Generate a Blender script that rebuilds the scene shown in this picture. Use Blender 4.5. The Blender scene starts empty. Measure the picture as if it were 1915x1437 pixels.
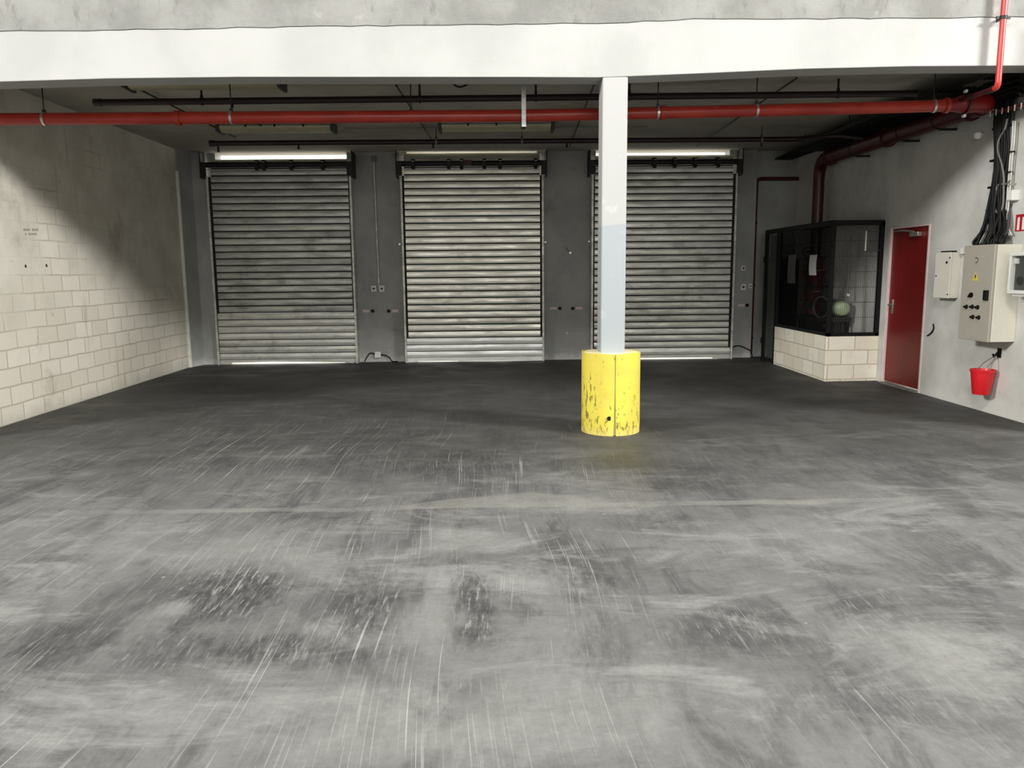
import bpy, bmesh, math, random
from mathutils import Vector, Matrix
random.seed(4)
PI = math.pi
SC = bpy.context.scene
COL = SC.collection
H = 1.6                                   # eye height of the photographer
IW, IH, FPX = 1915.0, 1437.0, 1437.0

# ------------------------------------------------------------------ camera (from the vanishing points of the room)
_d = Vector(((925-IW/2)/FPX, (507-IH/2)/FPX, 1)).normalized()
_n = Vector(((1050-IW/2)/FPX, (10500-IH/2)/FPX, 1))
_n = (_n - _d*_n.dot(_d)).normalized()
_r = _n.cross(_d)
MC = Matrix((( _r.x, _d.x, -_n.x), (_r.y, _d.y, -_n.y), (_r.z, _d.z, -_n.z)))   # world -> lens axes
MT = MC.transposed()
def on(u, v, axis, val):                  # where the line of sight through a photo point meets a known plane of the room
    w = MT @ Vector(((u-IW/2)/FPX, (v-IH/2)/FPX, 1))
    o = Vector((0, 0, H))
    return o + w*((val-o[axis])/w[axis])
cam_d = bpy.data.cameras.new('camera'); cam = bpy.data.objects.new('camera', cam_d); COL.objects.link(cam)
cam_d.sensor_width = 36; cam_d.lens = 36*FPX/IW; cam_d.clip_start = .05; cam_d.clip_end = 300
R3 = Matrix((MC[0], -MC[1], -MC[2])).transposed()
cam.matrix_world = Matrix.Translation((0, 0, H)) @ R3.to_4x4()
SC.camera = cam

# ------------------------------------------------------------------ mesh builder
class MB:
    def __init__(s): s.v = []; s.f = []; s.sm = []
    def _add(s, vs, fs, smooth=False):
        b = len(s.v); s.v += [Vector(p) for p in vs]
        for f in fs: s.f.append([b+i for i in f]); s.sm.append(smooth)
        return s
    def box(s, x0, x1, y0, y1, z0, z1):
        vs = [(x, y, z) for z in (z0, z1) for y in (y0, y1) for x in (x0, x1)]
        return s._add(vs, [(0,2,3,1), (4,5,7,6), (0,1,5,4), (1,3,7,5), (3,2,6,7), (2,0,4,6)])
    def obox(s, c, ax, ay, az, sx, sy, sz):       # box with its own axes
        c = Vector(c); vs = []
        for k in (-.5, .5):
            for j in (-.5, .5):
                for i in (-.5, .5): vs.append(c + ax*(i*sx) + ay*(j*sy) + az*(k*sz))
        return s._add(vs, [(0,2,3,1), (4,5,7,6), (0,1,5,4), (1,3,7,5), (3,2,6,7), (2,0,4,6)])
    def prism(s, pts, z0, z1):                    # plan polygon (anticlockwise) extruded upwards
        n = len(pts)
        vs = [(x, y, z0) for x, y in pts] + [(x, y, z1) for x, y in pts]
        return s._add(vs, [tuple(range(n-1, -1, -1)), tuple(range(n, 2*n))] + [(i, (i+1) % n, n+(i+1) % n, n+i) for i in range(n)])
    def tube(s, path, r, seg=14, cap=True):
        path = [Vector(p) for p in path]; n = len(path)
        rr = r if isinstance(r, (list, tuple)) else [r]*n
        t0 = (path[1]-path[0]).normalized()
        up = Vector((0, 0, 1)) if abs(t0.z) < .9 else Vector((0, 1, 0))
        a = t0.cross(up).normalized(); rings = []
        for i, p in enumerate(path):
            t = ((path[min(i+1, n-1)]-p).normalized() + (p-path[max(i-1, 0)]).normalized())
            t = t.normalized() if t.length > 1e-6 else t0
            a = (a - t*a.dot(t)).normalized(); b = t.cross(a)
            rings.append([p + (a*math.cos(2*PI*k/seg) + b*math.sin(2*PI*k/seg))*rr[i] for k in range(seg)])
        s._add([q for ring in rings for q in ring],
               [(i*seg+k, i*seg+(k+1) % seg, (i+1)*seg+(k+1) % seg, (i+1)*seg+k) for i in range(n-1) for k in range(seg)], True)
        if cap:
            s._add(rings[0], [tuple(range(seg-1, -1, -1))]); s._add(rings[-1], [tuple(range(seg))])
        return s
    def ring(s, c, axis, r0, r1, w, seg=28):      # a flat collar of inner/outer radius round an axis
        c = Vector(c); t = Vector(axis).normalized()
        up = Vector((0, 0, 1)) if abs(t.z) < .9 else Vector((0, 1, 0))
        a = t.cross(up).normalized(); b = t.cross(a); vs = []; fs = []
        for k in range(seg):
            d = a*math.cos(2*PI*k/seg) + b*math.sin(2*PI*k/seg)
            vs += [c-t*w/2+d*r0, c-t*w/2+d*r1, c+t*w/2+d*r1, c+t*w/2+d*r0]
        for k in range(seg):
            for j in range(4): fs.append((4*k+j, 4*k+(j+1) % 4, 4*((k+1) % seg)+(j+1) % 4, 4*((k+1) % seg)+j))
        return s._add(vs, fs, True)
    def lathe(s, c, prof, seg=32, axis='z', smooth=True):
        c = Vector(c); vs = []; n = len(prof)
        for r, h in prof:
            for k in range(seg):
                q = (r*math.cos(2*PI*k/seg), r*math.sin(2*PI*k/seg))
                vs.append(c + (Vector((q[0], q[1], h)) if axis == 'z' else Vector((h, q[0], q[1])) if axis == 'x' else Vector((q[0], h, q[1]))))
        return s._add(vs, [(i*seg+k, i*seg+(k+1) % seg, (i+1)*seg+(k+1) % seg, (i+1)*seg+k) for i in range(n-1) for k in range(seg)], smooth)
    def build(s, name, mat, parent=None, bevel=0, seg=2):
        off = Vector((0, 0, 0)); p = parent
        while p is not None: off += p.location; p = p.parent
        me = bpy.data.meshes.new(name)
        me.from_pydata([v-off for v in s.v], [], s.f); me.update()
        me.polygons.foreach_set('use_smooth', s.sm)
        bm = bmesh.new(); bm.from_mesh(me); bmesh.ops.recalc_face_normals(bm, faces=bm.faces); bm.to_mesh(me); bm.free()
        o = bpy.data.objects.new(name, me); COL.objects.link(o)
        me.materials.append(mat)
        if getattr(s, 'groove', None):
            me.materials.append(M['groove'])
            for i, q in enumerate(s.groove): me.polygons[i].material_index = int(q)
        if any(s.sm): me.set_sharp_from_angle(angle=math.radians(38))
        if bevel:
            m = o.modifiers.new('bevel', 'BEVEL'); m.width = bevel; m.segments = seg; m.limit_method = 'ANGLE'; m.angle_limit = math.radians(50)
        if parent is not None: o.parent = parent
        return o
def tag(o, label=None, cat=None, group=None, kind=None):
    for k, v in (('label', label), ('category', cat), ('group', group), ('kind', kind)):
        if v: o[k] = v
    return o
def thing(name, loc, label, cat, group=None):
    o = bpy.data.objects.new(name, None); COL.objects.link(o); o.location = loc; o.empty_display_size = .1
    return tag(o, label, cat, group)
def arc(p0, p1, p2, n=8):                          # a rounded corner between two straights
    p0, p1, p2 = Vector(p0), Vector(p1), Vector(p2)
    return [p0*(1-t)**2 + p1*2*t*(1-t) + p2*t*t for t in [i/n for i in range(n+1)]]
def curve(pts, n=6):                               # Catmull-Rom
    P = [Vector(p) for p in pts]; P = [P[0]*2-P[1]] + P + [P[-1]*2-P[-2]]; out = []
    for i in range(1, len(P)-2):
        for k in range(n):
            t = k/n
            out.append(.5*((2*P[i]) + (P[i+1]-P[i-1])*t + (2*P[i-1]-5*P[i]+4*P[i+1]-P[i+2])*t*t + (3*P[i]-P[i-1]-3*P[i+1]+P[i+2])*t**3))
    return out + [P[-2]]
def lerp_table(T, x):
    if x <= T[0][0]: return T[0][1]
    for (a, b), (c, d) in zip(T, T[1:]):
        if x <= c: return b + (d-b)*(x-a)/(c-a)
    return T[-1][1]

# ------------------------------------------------------------------ materials
def lin(r, g, b):
    f = lambda c: c/12.92 if c <= .04045 else ((c+.055)/1.055)**2.4
    return (f(r/255), f(g/255), f(b/255), 1)
class NT:
    def __init__(s, name):
        s.m = bpy.data.materials.new(name); s.m.use_nodes = True; s.t = s.m.node_tree
        s.b = s.t.nodes['Principled BSDF']; s._c = None
    def n(s, typ, ins=None, **kw):
        nd = s.t.nodes.new(typ)
        for k, v in kw.items(): setattr(nd, k, v)
        for k, v in (ins or {}).items(): s.put(nd.inputs[k], v)
        return nd
    def put(s, sock, v):
        if isinstance(v, bpy.types.NodeSocket): s.t.links.new(v, sock)
        else: sock.default_value = v
    @property
    def co(s):
        if s._c is None: s._c = s.n('ShaderNodeNewGeometry').outputs['Position']
        return s._c
    def xyz(s):
        nd = s.n('ShaderNodeSeparateXYZ', {0: s.co}); return nd.outputs[0], nd.outputs[1], nd.outputs[2]
    def vec(s, x=0., y=0., z=0.):
        return s.n('ShaderNodeCombineXYZ', {0: x, 1: y, 2: z}).outputs[0]
    def map(s, v=None, rot=(0,0,0), scale=(1,1,1), loc=(0,0,0)):
        return s.n('ShaderNodeMapping', {'Vector': v or s.co, 'Rotation': rot, 'Scale': scale, 'Location': loc}).outputs[0]
    def noise(s, scale, detail=4., rough=.55, v=None, dist=0.):
        return s.n('ShaderNodeTexNoise', {'Vector': v or s.co, 'Scale': scale, 'Detail': detail, 'Roughness': rough, 'Distortion': dist}).outputs['Fac']
    def ramp(s, fac, a, b, lo=0., hi=1., smooth=True):
        nd = s.n('ShaderNodeMapRange', {'Value': fac, 'From Min': a, 'From Max': b, 'To Min': lo, 'To Max': hi})
        nd.interpolation_type = 'SMOOTHSTEP' if smooth else 'LINEAR'
        return nd.outputs[0]
    def ma(s, op, a, b=0., c=0., clamp=False):
        nd = s.n('ShaderNodeMath', {0: a, 1: b, 2: c}, operation=op, use_clamp=clamp); return nd.outputs[0]
    def mix(s, fac, a, b, mode='MIX'):
        nd = s.n('ShaderNodeMix', data_type='RGBA', blend_type=mode)
        s.put(nd.inputs[0], fac); s.put(nd.inputs[6], a); s.put(nd.inputs[7], b); return nd.outputs[2]
    def bump(s, h, strength=.3, dist=.01):
        s.put(s.b.inputs['Normal'], s.n('ShaderNodeBump', {'Height': h, 'Strength': strength, 'Distance': dist}).outputs[0])
    def fin(s, col, rough=.6, metal=0., spec=.5):
        s.put(s.b.inputs['Base Color'], col); s.put(s.b.inputs['Roughness'], rough); s.put(s.b.inputs['Metallic'], metal)
        s.put(s.b.inputs['Specular IOR Level'], spec); return s.m
def plain(name, rgb, rough=.5, metal=0., var=.08, scale=9., spec=.5):
    t = NT(name); c = lin(*rgb)
    k = t.ramp(t.noise(scale, 5), .3, .7, 1-var, 1+var, False)
    return t.fin(t.mix(1., c, t.n('ShaderNodeCombineColor', {0: k, 1: k, 2: k}).outputs[0], 'MULTIPLY'), rough, metal, spec)

def m_floor():
    t = NT('worn_concrete_floor'); x, y, z = t.xyz()
    base = t.mix(t.ramp(t.noise(.5, 6, .6), .35, .65), lin(104,104,103), lin(126,126,124))
    base = t.mix(t.ramp(t.noise(1.9, 7, .68, t.map(scale=(1,.75,1))), .44, .64), base, lin(118,118,116))
    # smears dragged along the driving direction and across the hall
    sm = t.noise(1.0, 8, .7, t.map(rot=(0,0,-.12), scale=(2.6,.8,1)), .7)
    base = t.mix(t.ma('MULTIPLY', t.ramp(sm, .46, .64), .75), base, lin(78,78,77))
    sm2 = t.noise(1.2, 8, .72, t.map(rot=(0,0,.16), scale=(.7,2.0,1)), .9)
    base = t.mix(t.ma('MULTIPLY', t.ramp(sm2, .5, .68), .5), base, lin(82,82,80))
    pale = t.noise(1.0, 8, .72, t.map(rot=(0,0,-.1), scale=(.9,2.0,1), loc=(4,7,0)), .8)
    base = t.mix(t.ma('MULTIPLY', t.ramp(pale, .49, .66), .75), base, lin(146,146,143))
    # scuffed rubber-black patches and worn pale patches, each with a ragged edge and a grain along the drive
    scuff = 0.
    grain = t.ramp(t.noise(7, 6, .75, t.map(rot=(0,0,-.18), scale=(3.4,.8,1))), .36, .6, .25, 1.)
    edge = t.ma('MULTIPLY', t.ma('SUBTRACT', t.noise(2.6, 7, .72), .5), 2.6)
    def spot(cx, cy, rx, ry, rot=0.):
        ca, sa = math.cos(rot), math.sin(rot)
        dx = t.ma('SUBTRACT', x, cx); dy = t.ma('SUBTRACT', y, cy)
        u = t.ma('ADD', t.ma('MULTIPLY', dx, ca/rx), t.ma('MULTIPLY', dy, sa/rx)); v = t.ma('ADD', t.ma('MULTIPLY', dx, -sa/ry), t.ma('MULTIPLY', dy, ca/ry))
        d = t.ma('ADD', t.ma('SQRT', t.ma('ADD', t.ma('MULTIPLY', u, u), t.ma('MULTIPLY', v, v))), edge)
        return t.ramp(d, 1.35, .35)
    def fl(u, v): p = on(u, v, 2, 0); return p.x, p.y
    for u, v, rx, ry, am in ((440,1100,.32,.45,.85), (520,1215,.30,.16,.6), (320,1215,.4,.16,.55), (690,1130,.16,.40,.7), (880,1130,.13,.42,.7), (900,870,.55,.45,.6), (720,860,.9,.5,.45), (560,960,.35,.25,.4),
                             (1360,1180,.35,.25,.5), (1640,1150,.3,.35,.45), (1730,1290,.35,.30,.4), (1080,1080,.18,.3,.45), (640,1230,.25,.1,.5), (850,1290,.28,.12,.45), (1500,1330,.3,.3,.3), (150,1190,.35,.18,.5),
                             (1330,890,.9,.5,.35), (1750,860,1.0,.8,.45), (300,860,.9,.8,.4), (1250,980,.5,.25,.35), (60,1250,.3,.2,.4), (620,700,1.3,.6,.5), (1020,700,.9,.9,.55), (1640,790,.8,.45,.4)):
        sp = spot(*fl(u, v), rx, ry)
        if v > 1040: scuff = t.ma('MAXIMUM', scuff, t.ma('MULTIPLY', sp, am))
        base = t.mix(t.ma('MULTIPLY', t.ma('MULTIPLY', sp, grain), am), base, lin(48,48,48))
    for u, v, rx, ry, am in ((325,1140,.09,.09,.5), (880,1010,.28,.22,.4), (800,1160,.14,.3,.35), (1060,945,.5,.16,.55), (460,1030,.5,.35,.35), (1740,1230,.35,.4,.4), (600,1050,.3,.25,.35), (200,1000,.5,.4,.3), (960,1330,.7,.3,.35), (1500,1000,.8,.5,.25), (1720,775,.7,.16,.5), (1300,770,.5,.12,.4), (700,1380,.6,.2,.3)):
        base = t.mix(t.ma('MULTIPLY', spot(*fl(u, v), rx, ry), am), base, lin(152,152,148))
    ht = t.noise(1., 3, .6, t.map(rot=(0,0,-.16), scale=(58,6.5,1)))
    base = t.mix(t.ma('MULTIPLY', t.ma('MULTIPLY', t.ramp(ht, .56, .66), scuff), .75), base, lin(158,158,154))
    fine = t.noise(1., 5, .7, t.map(rot=(0,0,-.14), scale=(34,5,1), loc=(3,8,0)))
    base = t.mix(t.ma('MULTIPLY', t.ramp(fine, .55, .72), t.ramp(t.noise(.9, 5, .65, t.map(loc=(2,6,0))), .42, .62, 0, .42)), base, lin(152,152,148))
    base = t.mix(t.ma('MULTIPLY', t.ramp(fine, .44, .30), t.ramp(t.noise(.9, 5, .65, t.map(loc=(7,1,0))), .42, .62, 0, .45)), base, lin(74,74,73))
    # bay dirt, deepened towards the back to paint in the light's fall-off
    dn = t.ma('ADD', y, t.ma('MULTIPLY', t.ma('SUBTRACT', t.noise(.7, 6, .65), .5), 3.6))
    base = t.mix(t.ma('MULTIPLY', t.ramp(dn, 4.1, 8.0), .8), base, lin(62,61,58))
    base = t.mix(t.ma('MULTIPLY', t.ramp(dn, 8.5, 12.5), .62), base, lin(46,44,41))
    lt = t.ramp(t.noise(1.0, 8, .74, t.map(scale=(.6,2.0,1), loc=(5,2,0)), .6), .53, .74)
    base = t.mix(t.ma('MULTIPLY', lt, t.ramp(y, 5.0, 7., 0., .55)), base, lin(122,121,115))
    # hair-thin bright scratches, nearly all along the driving direction
    wv = t.map(t.n('ShaderNodeVectorMath', {0: t.co, 1: t.n('ShaderNodeVectorMath', {0: t.n('ShaderNodeTexNoise', {'Vector': t.co, 'Scale': .28, 'Detail': 1.}).outputs['Color'], 1: (.7,.7,.7)}, operation='MULTIPLY').outputs[0]}, operation='ADD').outputs[0])
    for rot, sx, sy, loc, th, amt, x0, x1 in ((-.12, 80, .7, (0,0,0), .675, .8, .5, -1.2), (-.02, 110, .8, (7,3,0), .68, .7, 1.2, -.3), (-.24, 90, .55, (2,9,0), .665, .75, -.4, -1.8), (.12, 100, .7, (4,1,0), .68, .5, .8, -.5), (.45, 70, .9, (1,5,0), .695, .35, 3., 0.), (-.7, 70, .8, (3,3,0), .69, .5, .5, -1.5), (-.16, 140, 1.3, (8,2,0), .66, .45, .2, -1.2)):
        q = t.noise(1., 1.5, .5, t.map(wv, rot=(0,0,rot), scale=(sx,sy,1), loc=loc))
        k = t.ramp(t.noise(.9, 4, .6, t.map(loc=(loc[0]*3+1, loc[1]*2, 0))), .47, .62)
        q = t.ma('MULTIPLY', t.ma('MULTIPLY', t.ramp(q, th, th+.05), k), t.ramp(x, x0+1.6, x1, .12, 1.))
        q = t.ma('MULTIPLY', q, t.ramp(y, 10.5, 6.0, .0, 1.))
        base = t.mix(t.ma('MULTIPLY', q, amt), base, lin(178,178,173))
    # the day joint between the two slabs with its pale feathered skim
    jn = t.ma('ADD', y, t.ma('MULTIPLY', t.ma('SUBTRACT', t.noise(1.1, 4), .5), .16))
    jd = t.ma('SUBTRACT', jn, JY)
    bulge = t.ramp(t.ma('ABSOLUTE', t.ma('SUBTRACT', x, .25)), .0, .95, .36, .075, False)
    j = t.ma('MULTIPLY', t.ramp(t.ma('DIVIDE', jd, bulge), 1.15, .85), t.ramp(jd, -.03, .0))
    j = t.ma('MULTIPLY', j, t.ma('MULTIPLY', t.ramp(t.noise(.9, 5, .65, t.map(loc=(9,4,0))), .36, .56), t.ramp(t.ma('ABSOLUTE', t.ma('SUBTRACT', x, .2)), 3.4, 2.0)))
    base = t.mix(t.ma('MULTIPLY', j, .55), base, lin(142,141,135))
    jl = t.ramp(t.ma('ABSOLUTE', t.ma('ADD', jd, .045)), .05, .01)
    base = t.mix(t.ma('MULTIPLY', jl, t.ramp(t.noise(1.3, 5, .7), .5, .64, 0, .3)), base, lin(72,72,70))
    vor = t.n('ShaderNodeTexVoronoi', {'Vector': t.co, 'Scale': 1.9}).outputs['Distance']
    base = t.mix(t.ramp(vor, .028, .016, 0, .7), base, lin(160,159,152))
    # yellowish patch on the floor in front of the guard
    gx = t.ma('SUBTRACT', x, 1.05); gy = t.ma('SUBTRACT', y, 6.45)
    gd = t.ma('SQRT', t.ma('ADD', t.ma('MULTIPLY', gx, t.ma('MULTIPLY', gx, 6.)), t.ma('MULTIPLY', gy, gy)))
    base = t.mix(t.ma('MULTIPLY', t.ramp(t.ma('ADD', gd, t.ma('MULTIPLY', t.noise(3.), .5)), 1.2, .4), .4), base, lin(84,80,58))
    mot = t.ma('ADD', t.ramp(t.noise(8., 8, .78, t.map(scale=(1.,.8,1))), .3, .7, -.13, .13, False), t.ramp(t.noise(38., 5, .75), .3, .7, -.10, .10, False))
    gk = t.ma('MULTIPLY', t.ma('ADD', 1., mot), FK)
    base = t.mix(1., base, t.n('ShaderNodeCombineColor', {0: gk, 1: gk, 2: gk}).outputs[0], 'MULTIPLY')
    t.bump(t.ma('ADD', t.noise(14, 6, .65), t.ma('MULTIPLY', t.noise(60, 4), .4)), .18, .012)
    return t.fin(base, t.ramp(t.noise(1.2, 4), .3, .7, .55, .8), 0, .3)
JY = on(850, 951, 2, 0).y
FK = .86

def blocks(t, u, w, c1, c2, mortar, bw=.4, rh=.2, ms=.011):
    wv = t.noise(2.5, 3)
    uv = t.vec(t.ma('ADD', u, t.ma('MULTIPLY', t.ma('SUBTRACT', wv, .5), .03)), t.ma('ADD', w, t.ma('MULTIPLY', t.ma('SUBTRACT', t.noise(1.7, 2), .5), .035)), 0.)
    br = t.n('ShaderNodeTexBrick', {'Vector': uv, 'Color1': c1, 'Color2': c2, 'Mortar': mortar, 'Scale': 1., 'Mortar Size': ms, 'Mortar Smooth': .5, 'Bias': 0., 'Brick Width': bw, 'Row Height': rh}, offset=.5)
    return br.outputs['Color'], br.outputs['Fac']
def m_blockwall():
    t = NT('concrete_block_wall'); x, y, z = t.xyz()
    col, fac = blocks(t, y, z, lin(228,222,208), lin(214,207,191), lin(192,184,168))
    smear = t.ramp(t.ma('ADD', t.noise(.9, 5, .6), t.ramp(z, .55, 1.7, -.14, .16, False)), .42, .62)
    col = t.mix(t.ma('MULTIPLY', smear, .88), col, t.mix(t.ramp(t.noise(1.7, 6), .35, .65), lin(220,216,203), lin(203,198,184)))
    col = t.mix(t.ramp(t.noise(.8, 6, .65, t.map(loc=(2,0,3))), .56, .72, 0, .55), col, lin(146,138,122))
    st = t.ramp(t.noise(1., 5, .6, t.map(scale=(1,3.2,.35), loc=(0,1.3,0))), .6, .72, 0, .45)      # rusty runs
    col = t.mix(st, col, lin(150,128,112))
    col = t.mix(t.ramp(t.noise(5.5, 5, .7), .62, .75, 0, .35), col, lin(124,116,102))
    col = t.mix(t.ramp(t.ma('ADD', z, t.ma('MULTIPLY', t.noise(4, 4), .25)), .3, .12, 0, .6), col, lin(186,183,170))
    t.bump(t.ma('SUBTRACT', t.ma('MULTIPLY', t.noise(30, 6, .7), .45), t.ma('MULTIPLY', fac, t.ma('SUBTRACT', 1., t.ma('MULTIPLY', smear, .85)))), .45, .01)
    return t.fin(col, .9, 0, .2)
def m_blockbase():
    t = NT('cream_block_plinth'); x, y, z = t.xyz()
    col, fac = blocks(t, t.ma('ADD', x, y), t.ma('ADD', z, -.03), lin(246,241,225), lin(234,226,206), lin(205,196,178), .4, .205, .010)
    col = t.mix(t.ramp(t.noise(5, 5), .5, .7, 0, .4), col, lin(222,214,196))
    t.bump(t.ma('SUBTRACT', t.ma('MULTIPLY', t.noise(30, 6, .7), .4), fac), .5, .01)
    return t.fin(col, .88, 0, .2)
def m_render(name, a, b, stain, zs=None):
    t = NT(name); x, y, z = t.xyz()
    col = t.mix(t.ramp(t.noise(1.3, 7, .62), .35, .66), lin(*a), lin(*b))
    col = t.mix(t.ramp(t.noise(.9, 5, .6, t.map(scale=(1,1.6,.6), loc=(4,2,1))), .55, .7, 0, .5), col, lin(*stain))
    col = t.mix(t.ramp(t.noise(14, 5, .7), .64, .74, 0, .3), col, lin(*stain))
    if zs: col = t.mix(t.ramp(t.ma('ADD', z, t.ma('MULTIPLY', t.noise(3., 4), .5)), .5, .28, 0, .55), col, lin(*zs))
    t.bump(t.ma('ADD', t.noise(7, 6, .6), t.ma('MULTIPLY', t.noise(45, 3), .3)), .25, .015)
    return t.fin(col, .85, 0, .25)
def m_pier():
    t = NT('grey_painted_piers'); x, y, z = t.xyz()
    col = t.mix(t.ramp(t.noise(1.5, 6), .35, .65), lin(150,151,148), lin(168,169,165))
    col = t.mix(t.ramp(t.noise(3., 6, .65, t.map(scale=(1.5,1,.4))), .58, .72, 0, .45), col, lin(184,184,180))
    col = t.mix(t.ramp(t.noise(2.1, 5, .6, t.map(loc=(3,0,1))), .6, .72, 0, .5), col, lin(120,118,111))
    col = t.mix(t.ramp(t.ma('ADD', z, t.ma('MULTIPLY', t.noise(9., 4), .22)), .26, .12, 0, .6), col, lin(214,214,209))
    t.bump(t.noise(9, 5), .2, .01)
    return t.fin(col, .6, 0, .4)
def m_beam():
    t = NT('white_painted_beam'); x, y, z = t.xyz()
    col = t.mix(t.ramp(t.noise(1.1, 6), .35, .68), lin(181,181,178), lin(170,170,167))
    col = t.mix(t.ramp(t.noise(8, 6, .7, t.map(scale=(.7,1,1))), .66, .74, 0, .4), col, lin(196,196,190))
    col = t.mix(t.ramp(t.noise(1.4, 4, .6, t.map(rot=(0,.5,0), scale=(4,1,.6), loc=(1.7,0,0))), .68, .76, 0, .4), col, lin(190,184,178))
    t.bump(t.ma('ADD', t.noise(5, 5), t.ma('MULTIPLY', t.noise(40, 3), .25)), .18, .012)
    return t.fin(col, .7, 0, .3)
def m_rough():
    t = NT('rough_cast_concrete'); x, y, z = t.xyz()
    col = t.mix(t.ramp(t.noise(1.6, 7, .66), .36, .66), lin(152,152,148), lin(131,131,127))
    col = t.mix(t.ramp(t.noise(9, 7, .7, t.map(scale=(1,1,.35))), .58, .7, 0, .6), col, lin(114,114,110))
    col = t.mix(t.ramp(t.noise(2.4, 5, .6, t.map(loc=(6,0,2))), .62, .7, 0, .7), col, lin(170,170,166))
    t.bump(t.ma('ADD', t.noise(12, 7, .7), t.ma('MULTIPLY', t.noise(50, 4), .4)), .5, .015)
    return t.fin(col, .9, 0, .2)
def m_column():
    t = NT('white_column_paint'); x, y, z = t.xyz()
    e = t.ma('ADD', z, t.ma('ADD', t.ma('MULTIPLY', t.noise(5., 3), .02), t.ma('MULTIPLY', x, -.09)))
    col = t.mix(t.ramp(e, 1.925, 1.94), lin(160,167,170), lin(176,176,173))
    col = t.mix(t.ramp(t.noise(4, 6, .65), .6, .72, 0, .35), col, lin(212,213,208))
    col = t.mix(t.ramp(t.noise(22, 4, .6, t.map(loc=(1,1,4))), .7, .75, 0, .45), col, lin(168,168,164))
    t.bump(t.noise(12, 4), .15, .008)
    return t.fin(col, .55, 0, .4)
def m_yellow():
    t = NT('chipped_yellow_paint'); x, y, z = t.xyz()
    col = t.mix(t.ramp(t.noise(4, 5), .35, .65), lin(222,206,80), lin(212,195,80))
    low = t.ramp(z, .62, .03, 0., .11, False)
    chip = t.ramp(t.ma('ADD', t.noise(16, 6, .68, t.map(scale=(1.6,1.6,.55))), t.ma('ADD', low, t.ramp(x, 1.12, .87, 0, .05, False))), .645, .685)
    col = t.mix(t.ma('MULTIPLY', chip, .8), col, lin(96,82,44))
    pale = t.ramp(t.ma('ADD', z, t.ma('MULTIPLY', t.noise(8, 4), .12)), .16, .06, 0, .55)
    col = t.mix(pale, col, lin(232,208,126))
    t.bump(t.ma('SUBTRACT', t.noise(6, 5), chip), .25, .006)
    return t.fin(col, .5, 0, .4)
def m_galv(name, a, b, dirt, amt=.6, rough=.42, metal=.75, ss=6.):
    t = NT(name); x, y, z = t.xyz()
    row = t.n('ShaderNodeTexWhiteNoise', {'W': t.ma('FLOOR', t.ma('DIVIDE', z, .116))}, noise_dimensions='1D').outputs[0]
    n = t.noise(ss, 6, .65, t.map(scale=(.35,1,2.2)))
    col = t.mix(t.ramp(t.ma('ADD', n, t.ma('MULTIPLY', t.ma('SUBTRACT', row, .5), .16)), .34, .66), lin(*a), lin(*b))
    d = t.ramp(t.noise(2.3, 7, .7, t.map(scale=(.8,1,1.6), loc=(2,0,5))), .5, .7)
    col = t.mix(t.ma('MULTIPLY', d, amt), col, lin(*dirt))
    d2 = t.ramp(t.noise(17, 5, .7), .62, .72)
    col = t.mix(t.ma('MULTIPLY', d2, amt*.7), col, lin(*dirt))
    t.bump(t.noise(4, 3), .06, .01)
    return t.fin(col, t.ramp(n, .3, .7, rough-.06, rough+.12), metal, .5)
def m_red(name, a, b, rough=.4, dust=.3):
    t = NT(name)
    col = t.mix(t.ramp(t.noise(3, 5), .35, .65), lin(*a), lin(*b))
    col = t.mix(t.ramp(t.noise(9, 6, .7), .58, .75, 0, dust), col, lin(150,110,96))
    t.bump(t.noise(20, 3), .05, .004)
    return t.fin(col, rough, 0, .5)
def m_glass(name, tint=(.9,.95,.92,1)):
    t = NT(name); t.fin(tint, .06, 0, .5); t.b.inputs['Transmission Weight'].default_value = .9; t.b.inputs['Alpha'].default_value = .14; return t.m

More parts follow.
